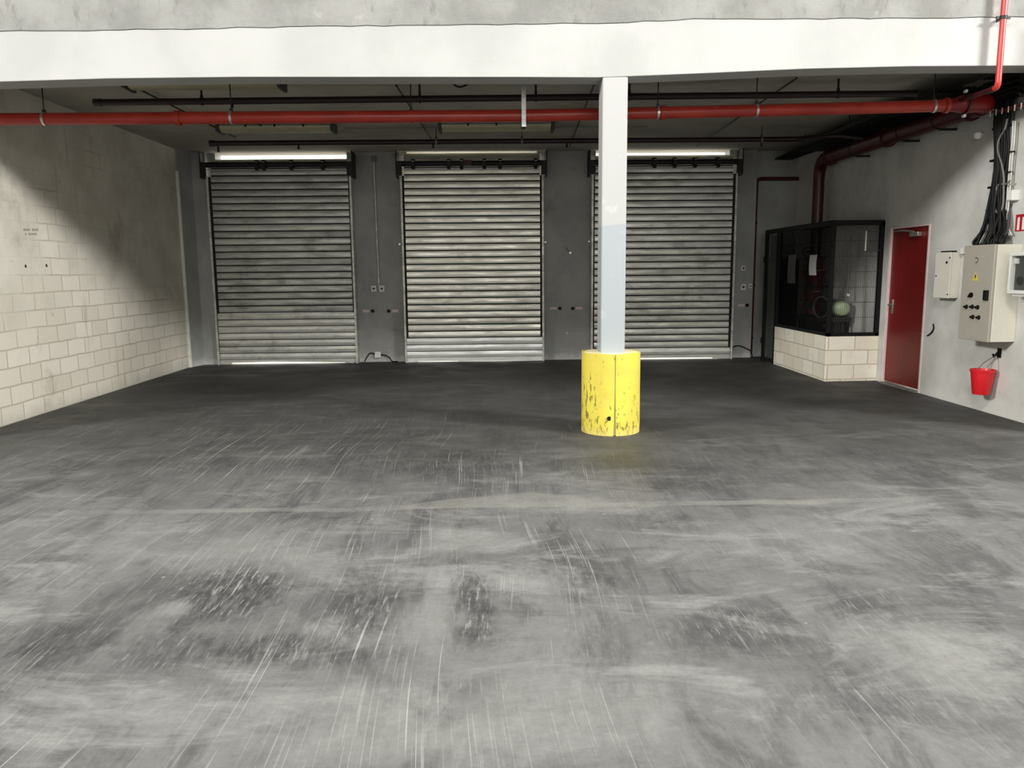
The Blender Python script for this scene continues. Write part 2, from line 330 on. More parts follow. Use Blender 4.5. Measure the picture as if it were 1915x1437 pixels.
M = dict(
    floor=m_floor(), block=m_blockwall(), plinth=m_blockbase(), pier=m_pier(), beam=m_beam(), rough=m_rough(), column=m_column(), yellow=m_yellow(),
    right=m_render('grey_rendered_wall', (212,211,205), (191,190,184), (162,160,153), (222,220,212)),
    ceil=m_render('dull_white_ceiling', (176,172,162), (160,156,146), (132,128,118)),
    hall=plain('pale_hall_wall', (176,175,170), .85), trimw=plain('pale_corner_bead', (214,214,204), .6),
    out=plain('daylit_yard_concrete', (205,202,194), .9),
    slat1=m_galv('dull_galvanised_slats', (206,207,202), (168,170,165), (98,95,86), .5),
    slat2=m_galv('pale_galvanised_slats', (246,244,234), (226,223,211), (128,121,105), .45),
    slat3=m_galv('grey_galvanised_slats', (232,232,226), (200,201,194), (108,105,96), .45),
    slatn=m_galv('new_galvanised_slats', (247,247,243), (234,235,231), (172,172,166), .3, .4, .45),
    guide=m_galv('galvanised_guide', (222,222,215), (196,196,188), (120,116,106), .4, .45, .5),
    strut=m_galv('galvanised_strut', (205,207,206), (180,182,180), (130,130,126), .3, .4, .6),
    groove=plain('grimy_slat_joint', (44,42,38), .75), dark=plain('black_greasy_steel', (34,33,31), .5, .3), black=plain('black_paint', (13,13,13), .6, spec=.25), blackmesh=plain('black_coated_wire', (9,9,9), .8, spec=.1), rubber=plain('black_rubber_cable', (13,13,12), .6, spec=.3),
    mesh=plain('dark_wire_mesh', (62,62,59), .6, .2), dgrey=plain('dark_grey_sheet', (62,63,60), .55),
    main=m_red('red_sprinkler_paint', (172,54,40), (154,45,33), .34), brown=m_red('dark_maroon_pipe_paint', (34,12,12), (27,10,10), .45, .03),
    maroon=m_red('maroon_pipe_paint', (74,18,20), (60,13,15), .42, .12),
    pinkred=m_red('bright_red_pipe_paint', (190,58,52), (176,48,44), .3, .2), doorred=m_red('dark_red_door_paint', (122,18,16), (112,14,13), .45, .06),
    bucket=plain('red_bucket_plastic', (214,32,40), .35, 0, .05), cabinet=plain('cream_grey_cabinet', (218,214,200), .5, 0, .03),
    cabdoor=plain('grey_cabinet_door', (172,167,154), .5, 0, .03), white=plain('white_plastic', (232,232,226), .5, 0, .03),
    paper=plain('printed_paper', (212,212,212), .8, 0, .12, 60), greypaper=plain('grey_card', (96,93,89), .8, 0, .08, 40),
    chrome=plain('bright_steel', (208,206,198), .3, .85, .04), yellowp=plain('yellow_sticker', (214,200,60), .5), redp=plain('red_sign_sheet', (178,22,34), .45, 0, .04),
    greenp=plain('pale_green_casing', (176,190,156), .45, 0, .06), lamp=plain('grey_lamp_housing', (150,148,138), .5), lampd=plain('yellowed_diffuser', (168,162,134), .35),
    grime=plain('old_cable_grey', (120,118,112), .6), glass=m_glass('dusty_glass'), fill=plain('pale_concrete_fill', (226,214,178), .85), conc=plain('cable_white', (206,204,196), .5),
    pinkw=plain('pinkish_white_frame', (226,208,202), .5))

# ------------------------------------------------------------------ the room
XL, XR, YB, ZC = -5.29, 5.42, 13.80, 3.655
HZ = 9.0                                            # height of the hall in front of the beam
S = 'structure'
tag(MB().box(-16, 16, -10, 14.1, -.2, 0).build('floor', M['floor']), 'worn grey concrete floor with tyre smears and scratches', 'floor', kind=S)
tag(MB().box(-40, 40, 14.1, 60, -.2, -.03).build('exterior_ground', M['out']), 'sunlit yard seen only through the gaps of the shutters', 'yard', kind=S)
tag(MB().box(-5.6, XL, 7.70, 13.32, 0, ZC+.3).build('wall_left', M['block']), 'beige concrete block wall along the left side', 'wall', kind=S)
w = MB()
DY0, DY1, DZ = 9.60, 10.58, 2.135                   # opening of the red door
w.box(XR, 5.75, 7.0, DY0, 0, ZC+.3); w.box(XR, 5.75, DY1, 14.1, 0, ZC+.3); w.box(XR, 5.75, DY0, DY1, DZ, ZC+.3)
tag(w.build('wall_right', M['right']), 'grey rendered wall along the right side', 'wall', kind=S)
OP = [(-4.80, -2.54), (-1.50, .76), (1.79, 4.14)]    # the three dock openings
w = MB(); xs = [-5.6] + [q for o in OP for q in o] + [4.63]
for i in range(0, len(xs), 2): w.box(xs[i], xs[i+1], YB, 14.1, 0, ZC)
w.box(4.63, 5.42, 13.95, 14.1, 0, ZC)
tag(w.build('wall_back', M['pier']), 'grey painted back wall with three dock openings', 'wall', kind=S)
tag(MB().prism([(-5.60, 13.325), (-5.27, 13.325), (-5.165, 13.67), (-4.93, 13.67), (-4.93, 13.80), (-5.60, 13.80)], 0, ZC).build('pilaster_column', M['pier']), 'grey pilaster in the back left corner beside the first shutter', 'pilaster', kind=S)
tag(MB().box(XL-.02, XL+.045, 13.285, 13.323, 0, 3.3).build('trim_1', M['trimw'], bevel=.004), 'pale corner bead at the far end of the block wall', 'trim', kind=S)
tag(MB().box(-5.6, 5.75, 7.70, 14.1, ZC, ZC+.35).build('ceiling', M['ceil']), 'low dull ceiling over the loading bay', 'ceiling', kind=S)
BOT = [(-5.29, 3.325), (-4.48, 3.346), (-3.5, 3.370), (-2.3, 3.379), (0.2, 3.368), (1.0, 3.361), (1.9, 3.392), (2.9, 3.43), (3.9, 3.449), (5.42, 3.452)]
STP = [(-5.29, 3.775), (-4.43, 3.779), (-3.0, 3.793), (-1.65, 3.813), (.2, 3.826), (1.1, 3.837), (1.87, 3.868), (3.27, 3.869), (5.42, 3.882)]
FY, FB = 7.42, 7.70                                 # front and back of the beam
def band(lo, hi, y0, y1, n=72):
    b = MB(); vs = []
    for i in range(n+1):
        x = XL + (XR-XL)*i/n
        vs += [(x, y0, lo(x)), (x, y0, hi(x)), (x, y1, hi(x)), (x, y1, lo(x))]
    b._add(vs, [(4*i+j, 4*i+(j+1) % 4, 4*i+4+(j+1) % 4, 4*i+4+j) for i in range(n) for j in range(4)] + [(0,1,2,3), (4*n+3, 4*n+2, 4*n+1, 4*n)])
    return b
rnd = random.Random(2); jit = [rnd.uniform(-.006, .006) for _ in range(200)]
tag(band(lambda x: lerp_table(BOT, x), lambda x: lerp_table(STP, x)+jit[int((x+6)*9)], FY, FB).build('beam', M['beam'], bevel=.006), 'long white painted beam spanning over the bay', 'beam', kind=S)
wf = band(lambda x: lerp_table(STP, x)+jit[int((x+6)*9)]+.001, lambda x: HZ, FY-.009, FB+.1)
wf.box(-16, XL, FY-.009, FB, 0, HZ); wf.box(5.75, 16, FY-.009, FB, 0, HZ); wf.box(XR, 5.75, FY-.009, FB, ZC+.3, HZ)
tag(wf.build('wall_front', M['rough']), 'rough pale concrete wall above the white beam', 'wall', kind=S)
tag(MB().box(1.022, 1.258, 7.425, 7.69, .0, 3.37).build('column', M['column'], bevel=.012), 'square white column with a bluish lower part standing in the yellow guard', 'column', kind=S)
for nm, x0 in (('wall_hall_west', -16.3), ('wall_hall_east', 16.0)):
    tag(MB().box(x0, x0+.3, -10, 7.7, 0, HZ).build(nm, M['hall']), 'pale side wall of the hall outside the picture, ' + ('beyond the block wall' if x0 < 0 else 'beyond the control cabinet'), 'wall', kind=S)
w = MB(); w.box(-16, -5.2, -10.3, -10, 0, HZ); w.box(6.2, 16, -10.3, -10, 0, HZ); w.box(-5.2, 6.2, -10.3, -10, 6.2, HZ)  # gateway added in this unseen wall so daylight mirrors in the shutters
tag(w.build('wall_rear', M['hall']), 'pale wall with a wide gateway added to brighten the shutters, behind the photographer', 'wall', kind=S)
tag(MB().box(-40, 40, -60, -10.3, -.2, -.03).build('exterior_ground', M['out']), 'daylit yard beyond the added gateway behind the photographer', 'yard', kind=S)
tag(MB().box(-16.3, 16.3, -10.3, 7.9, HZ, HZ+.2).build('roof', M['hall']), 'high roof of the hall in front of the bay', 'roof', kind=S)

# the red door in the right wall
d = thing('door_1', (XR, (DY0+DY1)/2, 0), 'dark red metal door in the right wall beside the wire enclosure', 'door'); d['kind'] = S
MB().box(XR+.018, XR+.06, DY0+.032, DY1-.036, .035, DZ-.026).build('door_leaf', M['doorred'], d, .003)
f = MB(); f.box(XR-.012, XR+.1, DY0+.001, DY0+.030, 0, DZ-.002); f.box(XR-.012, XR+.1, DY1-.034, DY1-.001, 0, DZ-.002); f.box(XR-.004, XR+.1, DY0+.030, DY1-.034, DZ-.024, DZ-.002)
tag(f.build('door_frame', M['pinkw'], d, .003), 'pinkish white frame')
MB().box(XR-.05, XR+.1, DY0+.03, DY1-.03, .0, .018).build('threshold', M['grime'], d)
hp = on(1667, 573, 0, XR)
h = MB().box(XR+.008, XR+.018, hp.y-.022, hp.y+.022, hp.z-.10, hp.z+.09)
h.tube([(XR+.012, hp.y, hp.z+.02), (XR-.045, hp.y, hp.z+.02), (XR-.045, hp.y-.11, hp.z+.02)], .011, 10)
tag(h.build('handle', M['chrome'], d, .003), 'bright steel handle on its plate')
c = MB().box(XR-.035, XR+.018, 9.83, 10.03, DZ-.145, DZ-.09); c.tube([(XR-.02, 9.95, DZ-.085), (XR-.05, 10.15, DZ-.06), (XR-.02, 10.42, DZ-.055)], .012, 8)
tag(c.build('door_closer', M['chrome'], d, .004), 'steel closer with its arm')

# ------------------------------------------------------------------ column guard
for k, (x0, x1) in enumerate(OP):
    tag(MB().box(x0, x1, 13.675, 14.1, 0, .004).build('trim_%d' % (k+2), M['out']), 'pale sill added to catch daylight under the ' + ('dull left shutter', 'pale middle shutter', 'shutter behind the white column')[k], 'sill', kind=S)  # pale slabs added so daylight brightens the gaps under the shutters
g = thing('column_guard', (1.145, 7.575, 0), 'chipped yellow drum guard around the foot of the white column', 'column guard')
gc = (1.145, 7.575, 0)
b = MB()
for s0, s1 in ((-PI/2+.012, PI/2-.012), (PI/2+.012, 3*PI/2-.012)):      # two half shells butted together at front and back
    n = 30; ri, ro = .272, .290; vs = []
    for i in range(n+1):
        a = s0+(s1-s0)*i/n
        for r, z in ((ro, .0), (ro+.002, .10), (ro, .45), (ro, .80), (ri, .80), (ri, 0)): e = (.035 if z == 0 else .022 if z < .2 else 0)*(1 if i == 0 else -1 if i == n else 0); vs.append((gc[0]+r*math.cos(a+e), gc[1]+r*math.sin(a+e), z+(.004*math.sin(5*a) if z > .7 else 0)))
    b._add(vs, [(6*i+j, 6*i+(j+1) % 6, 6*i+6+(j+1) % 6, 6*i+6+j) for i in range(n) for j in range(6)] + [(0,1,2,3,4,5), tuple(6*n+k for k in range(5, -1, -1))], True)
b.build('shell', M['yellow'], g)
b = MB().lathe(gc, [(.0, .0), (.250, .0), (.250, .775), (.272, .780), (.272, .794), (.262, .799), (.0, .801)], 48); b.build('concrete_fill', M['fill'], g)
a0 = -PI/2 - .19
MB().lathe((gc[0]+.291*math.cos(a0), gc[1]+.291*math.sin(a0), .175), [(.0, -.003), (.022, -.003), (.017, .0025), (0, .0025)], 14, 'y').build('bolt_hole', M['black'], g)

# ------------------------------------------------------------------ roller shutters
YS = 13.64
PITCH = .116
def slat_profile(z0, z1, deep=.030, y0=0., gap=.021):
    pts = []; n = max(1, int(round((z1-z0)/PITCH))); p = (z1-z0)/n
    for i in range(n):
        a = z0+i*p
        pts += [(y0+deep, a+.001), (y0+deep, a+gap-.004), (y0+.003, a+gap), (y0-.001, a+p*.34), (y0-.003, a+p*.55), (y0-.0005, a+p*.8), (y0+.004, a+p-.002), (y0+deep, a+p)]
    return pts
def sheet(pts, x0, x1, thick=.012, bottom=None, nx=24, deep=True):
    b = MB(); n = len(pts); vs = []
    for k in range(nx+1):
        x = x0+(x1-x0)*k/nx
        dz = bottom(k/nx) if bottom else 0
        vs += [(x, YS+y, z+(dz if i < 2 else 0)) for i, (y, z) in enumerate(pts)]
    b._add(vs, [(k*n+i, (k+1)*n+i, (k+1)*n+i+1, k*n+i+1) for k in range(nx) for i in range(n-1)])
    b.groove = [i % 8 in (0, 7) or (i % 8 == 1 and deep) for k in range(nx) for i in range(n-1)]
    b.box(x0, x1, YS+.034, YS+.034+thick, pts[0][1]+.03, pts[-1][1])
    return b
def shutter(k, xl, xr, label, mat, top, newz, wheels, gap):
    r = thing('roller_shutter', ((xl+xr)/2, YS, 0), label, 'roller shutter', 'dock shutters in the back wall')
    nz = newz
    cur = sheet(slat_profile(nz, 3.48), xl+.045, xr-.045)
    # the last slats curl back over the drum
    cz = 3.48; vs = []
    for i in range(9):
        a = i/8*1.3; vs.append((.17*(1-math.cos(a)), cz+.17*math.sin(a)*(top-cz)/.164))
    n = len(vs); q = [(x, YS+.004+y, z) for x in (xl+.045, xr-.045) for y, z in vs] + [(x, YS+.03+y, z-.008) for x in (xl+.045, xr-.045) for y, z in vs]
    cur._add(q, [(i, n+i, n+i+1, i+1) for i in range(n-1)] + [(2*n+i, 2*n+i+1, 3*n+i+1, 3*n+i) for i in range(n-1)] + [(n-1, 2*n-1, 4*n-1, 3*n-1)], True)
    cur.build('slat_curtain', mat, r)
    tag(sheet(slat_profile(.075, nz, .018, -.012, .013), xl+.012, xr-.012, .01, deep=(k != 1)).build('bottom_slats', M['slatn' if k == 1 else 'slat3'], r), 'newer brighter slats')
    bar = MB(); N = 24
    for i in range(N):
        a, c = i/N, (i+1)/N; x0, x1 = xl+.012+(xr-xl-.024)*a, xl+.012+(xr-xl-.024)*c
        z0 = gap((a+c)/2); bar.box(x0, x1, YS-.020, YS+.03, z0, .082)
    bar.build('bottom_bar', M['slatn'] if k == 1 else M['guide'], r)
    for s, x in ((1, xl), (-1, xr)):
        gd = MB(); e = sorted((x-s*.016, x+s*.014)); gd.box(e[0], e[1], YS-.055, YS-.048, 0, 3.24)
        e = sorted((x-s*.022, x-s*.016)); gd.box(e[0], e[1], YS-.055, YB, 0, 3.24)
        gd.build('guide_rail', M['guide'], r, .002)
        e = sorted((x-s*.016, x+s*.055)); MB().box(e[0], e[1], YS+.052, YS+.058, 0, 3.24).build('guide_channel', M['groove'], r)
        e = sorted((x-s*.075, x-s*.055)); pl = MB().box(e[0]+.02*s*0, e[1], YS-.16, YB, 3.20, ZC-.02)
        pl.box(min(x-s*.075, x+s*.03), max(x-s*.075, x+s*.03), YS-.165, YS-.15, 3.22, 3.46)
        pl.build('end_plate', M['dark'], r, .003)
    MB().tube([(xl-.05, YS-.085, 3.425), (xr+.05, YS-.085, 3.425)], .045, 16).build('shaft', M['dark'], r)
    for fx in wheels:
        x = xl+(xr-xl)*fx
        wl = MB().ring((x, YS-.085, 3.415), (1, 0, 0), .03, .088, .06, 24); wl.box(x-.02, x+.03, YS-.17, YS-.150, 3.43, 3.452)
        wl.build('spring_wheel', M['dark'], r)
        MB().box(x-.018, x+.022, YS-.176, YS-.156, 3.452, 3.462).build('strap_clip', M['chrome'], r)
    ab = MB().box(xl-.02, xr+.02, YS-.115, YS-.105, 3.335, 3.348); ab.build('tie_bar', M['guide'], r)
    return r
flat = lambda z: (lambda a: z)
g1 = lambda a: lerp_table([(0, .004), (.07, .012), (.09, .036), (.4, .046), (.75, .028), (.9, .02), (.94, .006), (.955, .016), (1, .016)], a)
g2 = lambda a: lerp_table([(0, .004), (.06, .004), (.07, .022), (.35, .024), (.36, .012), (.7, .016), (.9, .012), (1, .008)], a)
g3 = lambda a: lerp_table([(0, .03), (.3, .034), (.6, .034), (.86, .03), (.9, .012), (1, .006)], a)
shutter(0, -4.885, -2.460, 'dull grey roller shutter nearest the block wall, paler in its lowest third', M['slat1'], 3.545, .905, (.36, .41, .6, .82), g1)
s2 = shutter(1, -1.585, .845, 'pale roller shutter between the two grey piers with a bright new foot', M['slat2'], 3.625, .425, (.09, .34, .43, .59, .70, .95), g2)
MB().box(-.53, -.37, YS-.17, YS-.12, 3.38, 3.47).build('motor_box', M['maroon'], s2, .004)
shutter(2, 1.715, 4.210, 'grey roller shutter partly hidden by the white column', M['slat3'], 3.57, .2, (.13, .42, .56, .70, .86), g3)

# fittings on the piers
def latch(u, v, side, label):
    p = on(u, v, 1, YB)
    r = thing('shutter_lock', (p.x, YB, p.z), label, 'shutter lock', 'shutter locks on the piers')
    MB().lathe((p.x, YB-.035, p.z), [(0, 0), (.024, 0), (.03, .012), (.03, .035)], 16, 'y').build('knob', M['black'], r)
    x = p.x+side*.115
    st = MB().box(x-.06, x+.06, YB-.022, YB-.001, p.z-.022, p.z+.026)
    tag(st.build('bolt_plate', M['pinkw'], r, .004), 'pale scuffed plate')
for a in ((697, 582, -1, 'lock knob and pale plate at the right edge of the dull left shutter'), (727, 582, 1, 'lock knob and pale plate at the left edge of the pale shutter'),
          (1047, 577, -1, 'lock knob and pale plate at the right edge of the pale shutter'), (1071, 577, 1, 'lock knob and pale plate just left of the white column'),
          (1397, 571, -1, 'lock knob on the narrow pier beside the maroon drain pipe')): latch(*a)
p0, p1 = on(699, 300, 1, YB-.03), on(708.5, 541, 1, YB-.03)
r = thing('conduit', (p1.x, YB, p1.z), 'thin steel conduit running down the pier between left and middle shutters', 'conduit')
xm = (p0.x+p1.x)/2
MB().tube([(xm-.01, YB-.022, p0.z), (xm+.01, YB-.022, p1.z+.02)], .016, 12).build('tube', M['guide'], r)
tag(MB().box(xm-.045, xm+.035, YB-.05, YB, p0.z-.02, p0.z+.07).build('junction_box', M['grime'], r, .006), 'grey box at the top of the tube')
def switch(u, v, lab, w=.045, hh=.055):
    p = on(u, v, 1, YB)
    r = thing('wall_switch', (p.x, YB, p.z), lab, 'switch', 'push button switches on the piers')
    MB().box(p.x-w, p.x+w, YB-.04, YB, p.z-hh, p.z+hh).build('switch_box', M['white'], r, .008)
    MB().lathe((p.x, YB-.046, p.z), [(0, 0), (w*.45, 0), (w*.5, .012)], 14, 'y').build('button', M['dgrey'], r)
for a in ((699.5, 540, 'switch box just left of the foot of the steel conduit'), (714.5, 540, 'switch box just right of the foot of the steel conduit')): switch(*a)
switch(1389, 537, 'lower pale switch plate on the pier right of the third shutter', .05, .055); switch(1389, 502, 'upper pale switch plate on the pier right of the third shutter', .042, .04); switch(1402.5, 535, 'small dim switch plate beside the maroon drain pipe', .03, .04)
p = on(707, 663, 1, YB)
r = thing('junction_box', (p.x, YB, p.z), 'white junction box with a loose cable low on the pier', 'junction box')
MB().box(p.x-.055, p.x+.055, YB-.05, YB, p.z-.06, p.z+.05).build('box_body', M['white'], r, .008)
MB().tube(curve([(p.x+.05, YB-.03, p.z-.01), (p.x+.12, YB-.04, p.z-.01), (p.x+.2, YB-.045, p.z-.05), (p.x+.26, YB-.05, .012), (p.x+.36, YB-.1, .012)]), .011, 8).build('cable', M['rubber'], r)
MB().tube(curve([(p.x-.05, YB-.03, p.z+.0), (p.x-.13, YB-.03, p.z+.03), (p.x-.19, YB-.035, p.z-.04), (p.x-.24, YB-.04, .012)]), .009, 8).build('cable', M['rubber'], r)
p = on(1066, 473, 1, YB)
r = thing('wall_hook', (p.x, YB, p.z), 'small metal hook high on the pier left of the white column', 'hook')
MB().lathe((p.x, YB-.04, p.z), [(0, 0), (.022, 0), (.028, .01), (.016, .02), (.016, .04)], 14, 'y').build('stem', M['guide'], r)
MB().tube(curve([(p.x, YB-.03, p.z+.01), (p.x-.04, YB-.035, p.z+.04), (p.x-.075, YB-.02, p.z+.09)]), .007, 8).build('wire', M['grime'], r)
for u, v, lab in ((747, 457, 'pale bolt head beside the upper left of the pale shutter'), (1020, 453, 'pale bolt head beside the upper right of the pale shutter'), (1102, 452, 'pale bolt head beside the left guide of the third shutter'), (1061, 623, 'pale plaster plug low on the pier by the yellow guard')):
    p = on(u, v, 1, YB)
    tag(MB().lathe((p.x, YB-.018, p.z), [(0, 0), (.018, .002), (.024, .01), (.024, .018)], 12, 'y').build('wall_bolt', M['white'] if v > 600 else M['chrome']), lab, 'bolt', 'bolts on the piers')
pts = [on(u, v, 1, YB-.02) for u, v in ((1368, 664), (1371, 650), (1382, 647), (1395, 652), (1404, 657), (1407, 667))]
tag(MB().tube(curve([(q.x, YB-.02, max(q.z, .012)) for q in pts]), .010, 8).build('loose_cable', M['rubber']), 'black cable looping along the foot of the right pier', 'cable')
a, b_, c = on(1425, 333, 1, 13.76), on(1522, 326, 1, 13.9), on(1411, 662, 1, 13.76)
xx = 4.662
r = thing('drain_pipe', (xx, 13.9, 0), 'thin dark maroon pipe bending down the back wall beside the narrow pier', 'pipe')
MB().tube([(XR-.01, 13.905, a.z+.0)] + arc((xx+.10, 13.905, a.z), (xx, 13.905, a.z), (xx, 13.905, a.z-.10)) + [(xx, 13.905, .05)], .034, 14).build('pipe_run', M['maroon'], r)
for z in (2.4, 1.3, .35): MB().ring((xx, 13.905, z), (0, 0, 1), .034, .042, .03, 16).box(xx-.015, xx+.015, 13.905, 13.95, z-.012, z+.012).build('pipe_clip', M['dark'], r)

# ------------------------------------------------------------------ pipework under the ceiling
ZM = [(-5.29, 3.165), (-2.7, 3.170), (.3, 3.175), (1.37, 3.190), (2.72, 3.213), (3.84, 3.234), (4.54, 3.247), (5.05, 3.27)]
YM = 8.20
mz = lambda x: lerp_table(ZM, x)
XRUN, ZRUN, RRUN = 5.215, 3.30, .108
r = thing('sprinkler_main', (0, YM, 3.18), 'long bright red sprinkler pipe crossing the whole bay below the beam', 'pipe')
MB().tube([(x/10, YM, mz(x/10)) for x in range(-53, 48, 4)] + [(4.80, YM, mz(4.8))], .061, 20).build('pipe_run', M['main'], r)
e = MB().tube([(4.72, YM, mz(4.72)), (4.80, YM, mz(4.8)), (4.86, YM, 3.265)], [.062, .072, .09], 20)
e.tube([(4.86, YM, 3.265)] + arc((4.98, YM, 3.27), (XRUN, YM, 3.29), (XRUN, YM+.25, ZRUN)), .09, 20)
e.build('elbow', M['doorred'], r)
fl = MB().ring((4.90, YM, 3.265), (1, 0, 0), .085, .108, .022, 28); fl.build('flange', M['maroon'], r); MB().ring((4.70, YM, mz(4.7)), (1, 0, 0), .06, .078, .04, 24).build('coupling', M['main'], r)
for dz in (.122, -.122):
    MB().lathe((4.875, YM-.035, 3.265+dz), [(0, -.022), (.016, -.018), (.018, 0), (.016, .018), (0, .022)], 14, 'y').build('flange_nut', M['white'], r)
for x in (-3.2, 1.75): MB().ring((x, YM, mz(x)), (1, 0, 0), .06, .074, .05, 24).build('coupling', M['main'], r)
def hanger(x, y, z, rad, ztop, label, mat, grp, rod=.006):
    r = thing('pipe_hanger', (x, y, ztop), label, 'pipe hanger', grp)
    MB().ring((x, y, z), (1, 0, 0), rad+.0005, rad+.007, .024, 24).build('clamp_ring', mat, r)
    MB().tube([(x, y, z+rad+.004), (x, y, ztop)], rod, 8).box(x-.014, x+.014, y-.012, y+.012, z+rad+.004, z+rad+.03).build('rod', M['dark'], r)
LB = ['nearest the block wall', 'under the first lamp', 'in front of the middle shutter', 'close right of the white column', 'second to the right of the white column', 'nearest the right wall']
for (u, lab) in zip((83, 433, 769, 1230, 1414, 1744), LB):
    x = on(u, 215, 1, YM).x
    hanger(x, YM, mz(x), .061, ZC, 'hanger clamp on the red sprinkler main ' + lab, M['chrome'] if u != 769 else M['main'], 'hangers of the red sprinkler main')
Y2, z2 = 8.75, (lambda x: 3.44+.006*(x+4.3))
r = thing('sprinkler_branch', (0, Y2, 3.45), 'dark maroon sprinkler pipe close behind the bright red main', 'pipe', 'dark sprinkler pipes across the bay')
MB().tube([(-4.26, Y2, z2(-4.26)), (4.68, Y2, z2(4.68))], .036, 16).build('pipe_run', M['brown'], r)
MB().tube([(-4.30, Y2, z2(-4.3)), (-4.22, Y2, z2(-4.2))], .041, 16).build('end_cap', M['brown'], r)
for u in (434, 1160): 
    x = on(u, 190, 1, Y2).x; MB().tube([(x, Y2, z2(x)-.036), (x, Y2, z2(x)-.07)], [.012, .016], 10).build('sprinkler_head', M['dark'], r)
for u, lab in ((377, 'left'), (785, 'above the middle shutter'), (1002, 'beside the steel strut'), (1177, 'just right of the white column'), (1567, 'nearest the right wall')):
    x = on(u, 180, 1, Y2).x
    hanger(x, Y2, z2(x), .036, ZC, 'dark hanger of the maroon sprinkler pipe ' + ('first from its capped left end' if lab == 'left' else lab), M['dark'], 'hangers of the dark sprinkler pipe', .012)
Y3 = 11.6
r = thing('sprinkler_branch', (0, Y3, 3.45), 'dark maroon sprinkler pipe running just in front of the shutters', 'pipe', 'dark sprinkler pipes across the bay')
MB().tube([(-4.06, Y3, 3.465), (4.15, Y3, 3.475)] + curve([(4.3, Y3, 3.475), (4.50, 11.5, 3.465), (4.64, 11.15, 3.43), (4.84, 11.0, 3.415), (5.13, 10.95, 3.37)])[1:], .037, 16).build('pipe_run', M['brown'], r)
MB().tube([(-4.10, Y3, 3.465), (-4.02, Y3, 3.465)], .043, 16).tube([(-3.98, Y3, 3.43), (-3.98, Y3, 3.34)], [.014, .018], 10).build('end_cap', M['brown'], r)
for u in (558, 810, 1060, 1424): 
    x = on(u, 268, 1, Y3).x; MB().tube([(x, Y3, 3.44), (x, Y3, 3.375)], [.012, .017], 10).build('sprinkler_head', M['dark'], r)
for u, lab in ((816, 'over the middle shutter'), (976, 'near the right end of the middle shutter'), (1424, 'over the narrow right pier')):
    x = on(u, 268, 1, Y3).x
    hanger(x, Y3, 3.47, .037, ZC, 'hanger of the rear maroon sprinkler pipe ' + lab, M['grime'], 'hangers of the rear sprinkler pipe')
# heavy run along the right wall and the riser into the enclosure
r = thing('sprinkler_riser', (5.25, 12.5, 0), 'thick dark maroon pipe along the right wall dropping into the wire enclosure', 'pipe')
XV, YV = 5.215, 12.55
run = [Vector((XRUN, YM+.24, ZRUN)), Vector((XRUN, 12.1, ZRUN))] + arc((XRUN, 12.25, ZRUN), (XV, YV, ZRUN), (XV, YV, ZRUN-.3)) + [Vector((XV, YV, 1.75))]
MB().tube(run, [RRUN, RRUN]+[RRUN-.022*i/8 for i in range(9)]+[.086], 22).build('pipe_run', M['maroon'], r)
for y in (8.62, 10.4, 12.15): MB().ring((XRUN, y, ZRUN), (0, 1, 0), RRUN-.002, RRUN+.022, .05, 26).build('coupling', M['maroon'], r)
for y in (9.2, 10.0, 11.3): MB().ring((XRUN, y, ZRUN), (0, 1, 0), RRUN, RRUN+.007, .03, 24).box(XRUN+.0, XR, y-.015, y+.015, ZRUN-.125, ZRUN-.10).build('wall_bracket', M['dark'], r)
v = MB().lathe((XV, YV, 0), [(.0, .12), (.17, .12), (.17, .16), (.11, .18), (.11, .95), (.17, .97), (.17, 1.01), (.13, 1.05), (.15, 1.25), (.13, 1.45), (.17, 1.50), (.17, 1.54), (.12, 1.58), (.12, 1.72), (.16, 1.73), (.16, 1.77), (.0, 1.77)], 28)
v.build('alarm_valve', M['doorred'], r)
for (dx, z, rr) in ((-.16, 1.30, .05), (-.17, 1.02, .055)):
    gg = MB().tube([(XV-.1, YV-.1, z-.02), (XV+dx, YV-.2, z)], .014, 8).lathe((XV+dx, YV-.25, z), [(0, 0), (rr-.004, 0), (rr, .006), (rr, .035), (0, .04)], 22, 'y'); gg.build('pressure_gauge', M['dgrey'], r)
MB().ring((XV-.20, YV-.18, 1.85), (0, 1, .2), .07, .085, .018, 22).tube([(XV-.27, YV-.18, 1.85), (XV-.13, YV-.18, 1.85)], .008, 6).tube([(XV-.1, YV, 1.85), (XV-.2, YV-.18, 1.85)], .02, 8).build('valve_wheel', M['maroon'], r)
# the thin bright red drop pipe in front of the beam
pa, pb, pc = on(1880, 0, 1, 7.33), on(1866, 163, 1, 7.33), on(1799, 190, 1, 8.13)
r = thing('drop_pipe', (pb.x, 7.33, pb.z), 'slim bright red pipe descending in front of the white beam', 'pipe')
MB().tube([(pa.x, 7.33, HZ)] + [(pb.x, 7.33, pb.z+.06)] + arc((pb.x, 7.33, pb.z+.05), (pb.x, 7.33, pb.z), (pb.x+.005, 7.38, pb.z)) , .027, 14).build('pipe_run', M['pinkred'], r)
MB().tube([(pb.x, 7.37, pb.z), (pb.x+.02, 7.45, pb.z+.005), (pc.x, YM-.03, 3.30)], .024, 12).build('slanting_run', M['maroon'], r)
cz = on(1876, 33, 1, 7.33).z
MB().ring((pb.x, 7.33, cz), (0, 0, 1), .026, .034, .03, 18).box(pb.x-.065, pb.x+.065, 7.322, 7.338, cz-.012, cz+.012).box(pb.x-.01, pb.x+.01, 7.35, FY+.02, cz-.01, cz+.01).build('pipe_clip', M['dark'], r)
